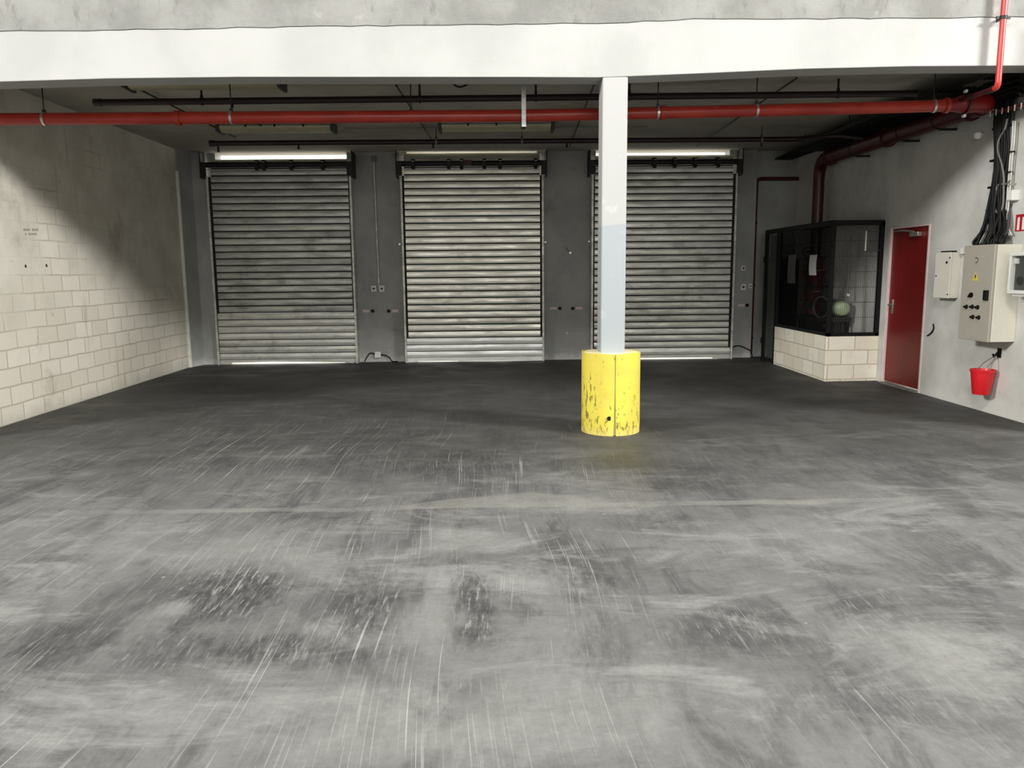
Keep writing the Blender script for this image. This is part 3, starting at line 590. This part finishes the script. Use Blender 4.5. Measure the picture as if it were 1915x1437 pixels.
# galvanised strut
x = .315
r = thing('channel_strut', (x, 8.06, ZC), 'galvanised channel strut hanging in front of the red main', 'strut')
st = MB().box(x-.022, x+.022, 8.075, 8.08, 3.045, ZC).box(x-.022, x-.017, 8.08, 8.112, 3.045, ZC).box(x+.017, x+.022, 8.08, 8.112, 3.045, ZC)
st.build('channel', M['strut'], r)
MB().box(x-.024, x+.024, 8.082, 8.32, 3.06, 3.10).build('cross_arm', M['dark'], r)
MB().box(x-.05, x+.05, 8.05, 8.14, ZC-.006, ZC).build('top_plate', M['dark'], r)
# thin conduits on the ceiling
def conduit(a, b, lab, rad=.011, z=3.612):
    p, q = on(*a, 2, z), on(*b, 2, z)
    tag(MB().tube([p, q], rad, 10).build('ceiling_conduit', M['dark']), lab, 'conduit', 'conduits running back under the ceiling')
conduit((262, 168), (440, 257), 'thin dark conduit on the ceiling passing over the first lamp')
conduit((455, 217), (512, 248), 'short dark conduit on the ceiling ending at the second lamp')
conduit((741, 160), (812, 268), 'thin dark conduit on the ceiling between second and third lamps')
conduit((1112, 156), (1066, 272), 'thin dark conduit on the ceiling just left of the white column')
conduit((1490, 146), (1302, 274), 'thin dark conduit on the ceiling over the third shutter')
for x0, x1, lab in ((-2.1, -.78, 'thin cable linking the two ceiling lamps in front of the shutters'), (.88, 2.2, 'thin cable on the ceiling leading right from the lamp before the middle shutter')):
    tag(MB().tube([(x0, 11.35, 3.615), (x1, 11.33, 3.615)], .010, 8).build('lamp_cable', M['grime']), lab, 'cable')
p = on(862, 159, 2, 3.6)
tag(MB().tube(curve([(p.x-.12, p.y+.02, ZC-.01), (p.x-.05, p.y-.02, ZC-.07), (p.x, p.y, ZC-.075), (p.x+.06, p.y+.01, ZC-.05), (p.x+.1, p.y, ZC-.01)]), .009, 8).build('hanging_wire', M['rubber']), 'short loop of black wire hanging from the ceiling behind the beam', 'wire')
# unlit fluorescent fittings
def lamp(x0, x1, y, lab, wd=.30):
    r = thing('fluorescent_lamp', ((x0+x1)/2, y, ZC), lab, 'ceiling lamp', 'unlit fluorescent lamps on the bay ceiling')
    MB().box(x0, x1, y-wd/2+.04, y+wd/2-.04, ZC-.045, ZC).build('housing', M['lamp'], r, .006)
    n = 8; df = MB(); pr = [(-(wd/2)*math.cos(PI*i/n), -.075*math.sin(PI*i/n)**.7) for i in range(n+1)]
    vs = [(x, y+a, ZC-.04+b) for x in (x0+.03, x1-.03) for a, b in pr]
    df._add(vs, [(i, n+1+i, n+2+i, i+1) for i in range(n)] + [tuple(range(n+1)), tuple(range(2*n+1, n, -1)), (0, n, 2*n+1, n+1)], True); df.build('diffuser', M['lampd'], r)
    for x in (x0, x1): MB().box(x-.022, x+.022, y-wd/2-.005, y+wd/2+.005, ZC-.122, ZC).build('end_cap', M['dgrey'], r, .01)
    for f_ in (.25, .5, .75): MB().box(x0+(x1-x0)*f_-.012, x0+(x1-x0)*f_+.012, y-wd/2-.008, y-wd/2+.02, ZC-.06, ZC-.025).build('clip', M['dark'], r)
lamp(-3.86, -2.24, 8.62, 'unlit lamp just behind the white beam near the block wall', .27)
lamp(-3.80, -2.22, 11.62-.42, 'unlit lamp on the ceiling in front of the dull left shutter', .27)
lamp(-.74, .84, 11.2, 'unlit lamp on the ceiling in front of the pale middle shutter', .27)

# ------------------------------------------------------------------ wire enclosure on its block plinth
X0, Y0, YE, ZP, ZT = 4.66, 10.70, 12.80, .64, 2.19
b = MB(); b.prism([(X0, Y0), (XR, Y0+.03), (XR, Y0+.17), (X0+.15, Y0+.15), (X0+.15+.03, YE), (X0+.03, YE)], 0, ZP)
tag(b.build('block_plinth', M['plinth'], bevel=.006), 'low cream block plinth under the black wire enclosure', 'plinth')
r = thing('wire_enclosure', (X0, Y0, ZP), 'black framed wire mesh enclosure around the sprinkler valve', 'enclosure')
fr = MB(); a = .028
xs = X0+.05; yf = Y0+.06
fr.box(xs-a, xs+a, yf-a, yf+a, ZP, ZT); fr.box(XR-.058, XR-.002, yf-a, yf+a, ZP, ZT+.03); fr.box(xs-a, xs+a, YE-.08, YE-.03, ZP, ZT); fr.box(xs-a, xs+a, 13.34, 13.4, 0, ZT); fr.box(xs-a, xs+a, YE+.01, YE+.05, 0, ZT)
fr.box(xs-a, XR-.002, yf-a, yf+a, ZT-.01, ZT+.055); fr.box(xs-a, xs+a, yf, 13.4, ZT-.01, ZT+.055)
fr.box(xs-a, XR-.002, yf-a, yf+a, ZP+.001, ZP+.05); fr.box(xs-a, xs+a, yf, YE, ZP+.001, ZP+.05)
fr.build('frame', M['black'], r, .003)
def mesh(p, q, z0, z1, pitch=.026, rad=.0024):
    b = MB(); p, q = Vector(p), Vector(q); L = (q-p).length; n = int(L/pitch)
    for i in range(1, n):
        c = p.lerp(q, i/n); b.tube([(c.x, c.y, z0), (c.x, c.y, z1)], rad, 5, False)
    k = int((z1-z0)/.2)
    for i in range(1, k):
        z = z0+(z1-z0)*i/k; b.tube([(p.x, p.y, z), (q.x, q.y, z)], .003, 5, False)
    return b
mesh((xs+a, yf, 0), (XR-.058, yf, 0), ZP+.05, ZT-.01).build('front_mesh', M['mesh'], r)
mesh((xs, yf+a, 0), (xs, YE-.08, 0), ZP+.05, ZT-.01, .024, .0034).build('side_mesh', M['blackmesh'], r)
dr = mesh((xs, YE+.05, 0), (xs, 13.34, 0), .06, ZT-.01, .03).build('gate', M['dgrey'], r)
MB().box(xs-.012, xs+.0, YE+.05, YE+.36, .08, ZT-.04).build('gate_panel', M['dgrey'], dr)
for z in (.35, 1.75): MB().tube([(xs-.04, 13.37, z-.05), (xs-.04, 13.37, z+.05)], .016, 8).build('hinge', M['black'], dr)
MB().box(xs-a, XR-.002, yf, 13.4, ZT+.055, ZT+.062).build('top_sheet', M['black'], r)
# document holder on the front mesh
pA, pB = on(1619, 432, 1, yf-.012), on(1650, 469, 1, yf-.012)
r = thing('document_holder', (pA.x, yf, pB.z), 'small empty holder with two white sides on the front mesh', 'holder')
for x in (pA.x+.006, pB.x-.008): tag(MB().box(x-.008, x+.008, yf-.024, yf-.006, pB.z, pA.z).build('side_strip', M['white'], r, .002), 'white strip')
MB().box(pA.x+.014, pB.x-.016, yf-.02, yf-.006, pA.z-.014, pA.z-.006).build('top_strip', M['dgrey'], r)
MB().box(pA.x+.014, pB.x-.016, yf-.02, yf-.006, pB.z-.005, pB.z+.008).build('bottom_strip', M['dgrey'], r)
# notices inside
pA = on(1481, 505, 0, xs-.0); 
def notice(u0, u1, v0, v1, mat, lab):
    xp = xs-.010; a, b = on(u0, (v0+v1)/2, 0, xp), on(u1, (v0+v1)/2, 0, xp)
    zt, zb = on((u0+u1)/2, v0, 0, xp).z, on((u0+u1)/2, v1, 0, xp).z
    bb = MB(); n = 6
    f = lambda i: (zt+(zb-zt)*i/n, xp-.010*math.sin(i/n*PI))
    for i in range(n):
        (zA, xA), (zB, xB) = f(i), f(i+1)
        bb._add([(xA, a.y, zA), (xA, b.y, zA), (xB, b.y, zB), (xB, a.y, zB), (xA+.003, a.y, zA), (xA+.003, b.y, zA), (xB+.003, b.y, zB), (xB+.003, a.y, zB)], [(0,1,2,3), (7,6,5,4), (0,3,7,4), (1,5,6,2), (0,4,5,1), (3,2,6,7)])
    return tag(bb.build('paper_notice', mat), lab, 'notice', 'notices on the wire enclosure')
notice(1474, 1488, 477, 530, M['greypaper'], 'long dim grey sheet fixed to the left side of the wire enclosure')
notice(1514, 1527, 477, 515, M['paper'], 'bright printed sheet fixed to the side of the wire enclosure near its corner')
# compressor
cp = on(1580, 578, 1, 11.35)
r = thing('air_compressor', (cp.x, 11.6, 0), 'small air compressor with a pale green round end inside the enclosure', 'compressor')
tk = MB().lathe((cp.x, 11.36, cp.z), [(0, 0), (.05, .0), (.085, .012), (.105, .04), (.112, .09), (.112, .16)], 26, 'y'); tag(tk.build('motor_cover', M['greenp'], r), 'pale green round cover')
MB().lathe((cp.x, 11.36, cp.z), [(.118, .14), (.13, .15), (.13, .55), (.10, .60), (.0, .62)], 26, 'y').build('motor', M['dgrey'], r)
MB().lathe((cp.x-.18, 11.5, .72), [(0, 0), (.10, .03), (.15, .1), (.15, .7), (.1, .78), (0, .8)], 26, 'y').build('air_tank', M['dark'], r)
MB().box(cp.x-.36, cp.x+.16, 11.45, 12.25, cp.z-.2, cp.z-.135).build('bed_plate', M['dark'], r)
for dx in (-.32, .12):
    for y in (11.5, 12.2): MB().box(cp.x+dx-.02, cp.x+dx+.02, y-.02, y+.02, 0, cp.z-.19).build('leg', M['black'], r)
MB().lathe((cp.x-.12, 11.75, cp.z), [(0, .1), (.08, .1), (.09, .12), (.09, .3), (.06, .34), (0, .34)], 20).build('pump_head', M['dark'], r)
MB().ring((cp.x-.27, 11.55, cp.z+.02), (1, .35, 0), .15, .165, .03, 30).build('belt_guard', M['grime'], r)
MB().tube([(cp.x+.055, 11.42, cp.z+.13), (cp.x+.062, 11.42, 2.05)], .011, 8).build('air_pipe', M['grime'], r)
q = on(1586, 552, 1, 11.4); MB().lathe((q.x, 11.38, q.z), [(0, 0), (.02, 0), (.024, .01), (.024, .03)], 12, 'y').build('dial', M['white'], r)
for u, v in ((1539, 544), (1559, 541), (1546, 504)):
    q = on(u, v, 1, 11.75); MB().tube([(q.x, 11.75, q.z), (q.x-.04, 12.0, q.z-.02)], .012, 8).build('valve_tap', M['chrome'], r)
MB().box(5.0, 5.3, 12.3, 12.62, .0, .13).build('pump_foot', M['dark'], r)
tag(MB().box(4.86, 5.12, 12.95, 13.3, .0, 1.75).build('pump_locker', M['dark'], bevel=.01), 'dark tall cabinet standing at the back of the wire enclosure', 'cabinet')

# ------------------------------------------------------------------ right wall fittings
r = thing('control_cabinet', (XR, 8.12, .815), 'large grey electric control cabinet with switches on the right wall', 'control cabinet')
CX, CY0, CY1, CZ0, CZ1 = 5.13, 7.885, 8.40, .815, 1.822
MB().box(CX+.032, XR, CY0, CY1, CZ0, CZ1).build('body', M['cabinet'], r, .006)
dd = MB().box(CX, CX+.027, CY0-.003, CY1+.003, CZ0-.002, CZ1+.002).build('cabinet_door', M['cabdoor'], r, .006)
def cp_(u, v): q = on(u, v, 0, CX); return q.y, q.z
for u, v in ((1808, 574), (1819, 574), (1829, 575), (1820, 593), (1831, 594)):
    y, z = cp_(u, v); k = MB().lathe((CX, y, z), [(.024, 0), (.024, -.008), (.015, -.012), (.013, -.035), (0, -.037)], 14, 'x'); k.build('rotary_knob', M['black'], dd)
y, z = cp_(1817, 552); MB().lathe((CX, y, z), [(.028, 0), (.028, -.01), (.0, -.012)], 16, 'x').obox((CX-.02, y, z), Vector((1,0,0)), Vector((0,.7,.7)), Vector((0,-.7,.7)), .022, .016, .06).build('selector_switch', M['black'], dd)
y, z = cp_(1846, 552); tag(MB().box(CX-.03, CX, y-.03, y+.03, z-.055, z+.05).build('door_handle', M['black'], dd, .006), 'black handle')
y, z = cp_(1824, 518); tr = MB(); s = .05
tr._add([(CX-.002, y-s, z-s*.8), (CX-.002, y+s, z-s*.8), (CX-.002, y, z+s), (CX, y-s, z-s*.8), (CX, y+s, z-s*.8), (CX, y, z+s)], [(0,1,2), (3,5,4), (0,3,4,1), (1,4,5,2), (2,5,3,0)]); tr.build('warning_sticker', M['yellowp'], dd)
bo = MB(); bo._add([(CX-.003, y-.012, z+.024), (CX-.003, y+.008, z+.024), (CX-.003, y-.002, z+.004), (CX-.003, y+.012, z+.004), (CX-.003, y-.008, z-.032), (CX-.003, y-.001, z-.006), (CX-.003, y-.016, z-.006)], [(0,1,2,3,4,5,6)]); bo.build('lightning_mark', M['black'], dd)
y, z = cp_(1826, 487)
lg = MB(); lg.tube([(CX-.001, y+.028*math.cos(t), z+.028*math.sin(t)) for t in [.9+i*.28 for i in range(16)]], .004, 6); lg.build('round_emblem', M['dgrey'], dd)
r = thing('terminal_box', (XR, 9.07, 1.23), 'small cream box on the right wall between red door and control cabinet', 'box')
MB().box(5.318, XR, 8.925, 9.235, 1.235, 1.765).build('body', M['cabinet'], r, .005)
dd = MB().box(5.298, 5.316, 8.922, 9.238, 1.232, 1.768).build('box_lid', M['cabinet'], r, .005)
for u, v, s in ((1771, 491, .016), (1777, 482, .009), (1774, 551, .008), (1751, 516, .008)):
    q = on(u, v, 0, 5.298); MB().lathe((5.298, min(max(q.y, 8.935), 9.225), q.z), [(s, 0), (s*.9, -.008), (0, -.009)], 10, 'x').build('screw', M['black'], dd)
MB().box(5.33, 5.40, 8.99, 9.19, 1.768, 1.785).build('cable_gland', M['black'], r)
# alarm box with a glazed front, partly outside the frame
r = thing('alarm_box', (XR, 7.55, 1.33), 'white box with a dark glazed front at the edge of the picture', 'alarm box')
AX = 5.20
a = MB(); a.box(AX, XR, 7.30, 7.75, 1.325, 1.36); a.box(AX, XR, 7.30, 7.75, 1.70, 1.735); a.box(AX, XR, 7.722, 7.75, 1.36, 1.70); a.box(AX, XR, 7.30, 7.328, 1.36, 1.70); a.box(XR-.02, XR, 7.328, 7.722, 1.36, 1.70)
a.build('casing', M['white'], r, .004)
MB().box(AX+.05, XR-.02, 7.33, 7.72, 1.36, 1.70).build('instrument_block', M['dgrey'], r)
q = on(1908, 525, 0, AX+.05); MB().lathe((AX+.032, q.y, q.z), [(.0, 0), (.035, 0), (.045, .008), (.045, .02)], 20, 'x').build('dial', M['black'], r)
q = on(1901, 488, 0, AX+.03); MB().box(AX+.02, AX+.05, q.y-.02, q.y+.02, q.z-.03, q.z+.025).build('latch', M['white'], r, .004)
MB().box(AX+.004, AX+.008, 7.328, 7.722, 1.36, 1.70).build('glass_pane', M['glass'], r)
MB().prism([(AX+.03, 7.40), (XR, 7.36), (XR, 7.74), (AX+.03, 7.70)], 1.30, 1.325).build('tray', M['white'], r)
# bucket on its hook
q = on(1837, 716, 0, 5.29); BX, BY = 5.285, q.y
q1, q2 = on(1837, 691, 0, BX), on(1837, 738, 0, BX)
zt, zb = q1.z, q2.z
r = thing('fire_bucket', (BX, BY, zb), 'red bucket hanging from a hook under the control cabinet', 'bucket')
bk = MB().lathe((BX, BY, 0), [(0, zb), (.083, zb), (.088, zb+.008), (.117, zt-.03), (.122, zt-.028), (.127, zt), (.118, zt+.002), (.112, zt-.02), (.082, zb+.012), (0, zb+.01)], 36); bk.build('pail', M['bucket'], r)
hk = on(1861, 664, 0, XR-.05)
MB().tube(curve([(BX+.01, BY+.122, zt-.02), (BX+.05, BY+.06, zt+.07), (XR-.045, hk.y+.005, hk.z-.01)]), .005, 8).tube(curve([(BX-.01, BY-.122, zt-.02), (BX+.03, BY-.10, zt+.07), (XR-.05, hk.y-.005, hk.z-.01)]), .005, 8).build('bail_handle', M['grime'], r)
for s in (-1, 1): MB().box(BX-.012, BX+.012, BY+s*.122-.008, BY+s*.122+.008, zt-.035, zt-.005).build('handle_lug', M['bucket'], r)
r = thing('wall_hook', (XR, hk.y, hk.z), 'black hook on the right wall holding the red bucket', 'hook')
MB().tube(curve([(XR, hk.y, hk.z+.03), (XR-.03, hk.y, hk.z+.02), (XR-.05, hk.y, hk.z-.015), (XR-.06, hk.y, hk.z-.02), (XR-.075, hk.y, hk.z+.01)]), .011, 8).build('hook_arm', M['black'], r)
MB().box(XR-.012, XR, hk.y-.03, hk.y+.03, hk.z-.03, hk.z+.07).build('hook_plate', M['black'], r, .003)
# red sign, cut by the edge of the frame
a, b_ = on(1899, 402, 0, XR-.006), on(1899, 433, 0, XR-.006); ys = (a.y+b_.y)/2
r = thing('safety_sign', (XR, ys-.12, b_.z), 'red fire sign with white symbols at the picture edge above the cabinet', 'sign')
MB().box(XR-.006, XR, ys-.25, ys, b_.z, a.z).build('sign_plate', M['redp'], r)
sy = MB().box(XR-.008, XR-.006, ys-.065, ys-.03, b_.z+.012, a.z-.035); sy.box(XR-.008, XR-.006, ys-.058, ys-.038, a.z-.036, a.z-.026)
sy.box(XR-.008, XR-.006, ys-.19, ys-.105, b_.z+.012, a.z-.03)
tag(sy.build('white_symbol', M['white'], r), 'white symbols')
# junction box right of the cables
a = on(1888, 366, 0, XR-.08)
r = thing('junction_box', (XR, a.y, a.z), 'small white junction box just right of the cable bundle', 'junction box')
MB().box(XR-.075, XR, a.y-.04, a.y+.05, a.z-.05, a.z+.055).build('box_body', M['white'], r, .006)
MB().box(XR-.079, XR-.075, a.y-.034, a.y+.044, a.z-.044, a.z+.049).build('cover', M['white'], r, .003)
a = on(1829, 254, 0, XR-.05)
r = thing('motion_detector', (XR, a.y, a.z), 'small white detector high on the right wall under the maroon pipe', 'detector')
MB().lathe((XR-.05, a.y, a.z), [(0, -.04), (.035, -.03), (.045, 0), (.04, .03), (0, .035)], 18).build('head', M['white'], r)
MB().box(XR-.05, XR, a.y-.02, a.y+.02, a.z-.01, a.z+.025).build('bracket', M['white'], r, .004)
# the bundle of cables coming down the right wall to the cabinet
r = thing('cable_bundle', (XR, 8.25, 1.83), 'thick bundle of black cables coming down to the control cabinet', 'cables')
rg = random.Random(11)
for i in range(40):
    t = (i % 20)/19; off = XR-.014-(.045*rg.random() if i < 20 else .05+.035*rg.random())
    j = lambda k: rg.uniform(-k, k)
    tops = 8.17+.21*t+j(.02); mid = 8.16+.18*t+j(.03); end = 8.02+.40*t**1.5+j(.04)
    pts = [(off, tops-.05+j(.05), 3.54), (off, tops, 3.1), (off+j(.012), mid+j(.035), 2.78), (off+j(.012), mid+j(.04), 2.5), (off-.01+j(.015), mid+(end-mid)*.3+j(.04), 2.2), (off-.03+j(.02), mid+(end-mid)*.75+j(.03), 2.0), (off-.04-.08*rg.random(), end, 1.87), (off-.05-.08*rg.random(), end+j(.03), 1.80)]
    for q in range(len(pts)): pts[q] = (min(pts[q][0], XR-.014),)+pts[q][1:]
    MB().tube(curve(pts, 5), .009+.006*rg.random(), 7).build('cable', M['rubber'] if i % 9 else M['dgrey'], r)
for z in (3.05, 2.72, 2.44, 2.2): MB().box(XR-.08, XR-.0, 8.15, 8.42, z-.012, z+.012).build('cable_tie', M['black'], r, .004)
r = thing('grey_cable', (XR-.09, 8.3, 2.1), 'looped grey cable hanging in front of the black cable bundle', 'cable')
def P(u, v, o=.095): return on(u, v, 0, XR-o)
MB().tube(curve([P(*q) for q in ((1884, 222), (1879, 242), (1868, 262), (1866, 282), (1873, 305), (1877, 330), (1877, 352), (1876, 380), (1872, 395), (1865, 398), (1861, 390), (1862, 372), (1864, 352), (1870, 345), (1882, 344), (1889, 338))], 6), .010, 8).build('cable_loop', M['grime'], r)
r = thing('white_cable_run', (XR-.05, 8.15, 1.9), 'pale cables with black ties along the right edge of the black bundle', 'cable')
for du, ra in ((0, .010), (4, .009)):
    MB().tube(curve([P(*q, .05) for q in ((1895+du, 226), (1893+du, 262), (1889+du, 300), (1886+du, 340), (1883+du, 375), (1880+du, 405), (1881+du, 425), (1888+du, 440))], 5), ra, 8).build('cable', M['conc'], r)
for v, u in ((284, 1893), (322, 1889), (397, 1882), (413, 1882)): q = P(u, v, .05); MB().ring(q, (0, 0, 1), .018, .028, .014, 14).build('cable_tie', M['black'], r)
r = thing('pale_cable', (XR-.03, 8.45, 2.3), 'thin pale cable along the left edge of the black bundle', 'cable')
MB().tube(curve([P(*q, .03) for q in ((1864, 255), (1862, 290), (1860, 325), (1858, 360), (1856, 395))], 5), .010, 8).build('cable', M['conc'], r)
# black cables gathered under the beam end and the red tray beside them
r = thing('cable_tray', (5.2, 7.95, 3.3), 'narrow red cable tray with pale ties beside the end of the sprinkler main', 'cable tray')
a, b_ = on(1868, 214, 0, 5.30), on(1915, 203, 0, 5.30)
MB().obox((5.30, (a.y+b_.y-.5)/2, (a.z+b_.z)/2+.01), Vector((1,0,0)), (b_-a).normalized(), Vector((0,0,1)), .16, (b_-a).length+.5, .02).build('tray', M['maroon'], r, .003)
for i in range(8):
    q = a.lerp(b_, i/4-.05); MB().box(q.x-.084, q.x-.080, q.y-.006, q.y+.006, q.z-.02, q.z+.04).build('tie', M['pinkw'], r)
for i in range(20):
    z = 3.25+.062*(i % 5); x = 5.19+.055*(i//5)
    MB().tube(curve([(x, 8.38, z+.06), (x+.01, 8.1, z+.06+rg.uniform(-.02, .02)), (x, 7.9, z+.05+rg.uniform(-.02, .03)), (x, 7.80, z+.04), (x+.01, 7.72, min(z, 3.36)), (x-.02, 7.3, min(z, 3.30)+.03*(i % 3))], 5), .015, 8).build('cable', M['rubber'], r)
r = thing('cable_tray', (5.1, 10.5, 3.47), 'wide black channel with black tubes along the wall above the thick maroon pipe', 'cable tray')
MB().box(4.84, 5.38, 8.62, 12.75, 3.47, 3.476).box(4.84, 4.846, 8.62, 12.75, 3.47, 3.53).box(5.374, 5.38, 8.62, 12.75, 3.47, 3.53).build('tray', M['black'], r)  # flat black channel filling the black strip between pipe and ceiling
for i in range(7): MB().tube(curve([(4.89+.07*i, 8.5, 3.50), (4.89+.07*i+rg.uniform(-.02, .02), 10, 3.50), (4.90+.07*i, 11.5, 3.505), (4.92+.06*i, 12.9, 3.505), (5.0+.045*i, 13.93, 3.51)], 5), .017, 8).build('cable', M['rubber'], r)
for y in (9.3, 10.8, 12.3): MB().box(4.86, 4.872, y-.01, y+.01, 3.5, ZC).build('support_rod', M['dark'], r)
tag(MB().tube(curve([P(*q, .012) for q in ((1745, 606), (1746, 613), (1744, 619), (1739, 625), (1734, 628))], 5), .009, 8).build('cable_stub', M['rubber']), 'short black cable stub curling on the wall beside the red door', 'cable')
tag(MB().lathe(P(1800, 470, .03), [(0, -.03), (.03, -.03), (.03, .03), (0, .03)], 14).build('cable_gland', M['conc']), 'pale gland between small box and control cabinet', 'gland')
# stencilled marks on the block wall (too blurred to read) 
mk = MB(); rg = random.Random(5)
for row, v in ((0, 430), (1, 438)):
    for i in range(9 if row == 0 else 7):
        q = on(45+i*3.2+row*3, v, 0, XL+.001)
        if rg.random() < .9: mk.box(XL-.001, XL+.0015, q.y-.007, q.y+.006+rg.uniform(0, .004), q.z-.013, q.z+.013)
tag(mk.build('stencil_marking', M['grime']), 'two short rows of faded grey stencil on the block wall', 'marking')
for u, v, lab in ((48, 498, 'small round drill hole in the block wall, left one'), (87, 497, 'small round drill hole in the block wall, right one')):
    q = on(u, v, 0, XL); tag(MB().lathe((XL-.004, q.y, q.z), [(0, .006), (.018, .006), (.022, .002)], 12, 'x').build('wall_plug', M['dgrey']), lab, 'wall plug', 'plugs in the block wall')

# ------------------------------------------------------------------ light
def area(name, loc, size, power, col=(1, .97, .92), rot=(0, 0, 0), sy=None):
    l = bpy.data.lights.new(name, 'AREA'); l.energy = power; l.size = size; l.color = col
    if sy: l.shape = 'RECTANGLE'; l.size_y = sy
    o = bpy.data.objects.new(name, l); COL.objects.link(o); o.location = loc; o.rotation_euler = rot
def lamp_at(x, y, z, tx, ty, tz, size, sy, power):
    q = (Vector((tx, ty, tz))-Vector((x, y, z))).to_track_quat('-Z', 'Y').to_euler()
    area('hall_lamp', (x, y, z), size, power, (1, .988, .965), q, sy)
for i, (x, y, z, tx, ty, tz, sx, sy, p_) in enumerate(((-13, 0, 7.3, 0, 9, 1, 2.4, 1.4, 2000), (13, 0, 7.3, 0, 9, 1, 2.4, 1.4, 2600), (.2, .2, 7.0, .8, 8, 1, 2.4, 1.0, 480))):
    lamp_at(x, y, z, tx, ty, tz, sx, sy, p_)
wd = bpy.data.worlds.new('sky'); SC.world = wd; wd.use_nodes = True
bg = wd.node_tree.nodes['Background']; bg.inputs[0].default_value = (1, .975, .93, 1); bg.inputs[1].default_value = 3.3

vs_ = SC.view_settings
vs_.view_transform = 'Standard'; vs_.look = 'None'; vs_.gamma = 1; vs_.use_curve_mapping = False; vs_.exposure = 0.0
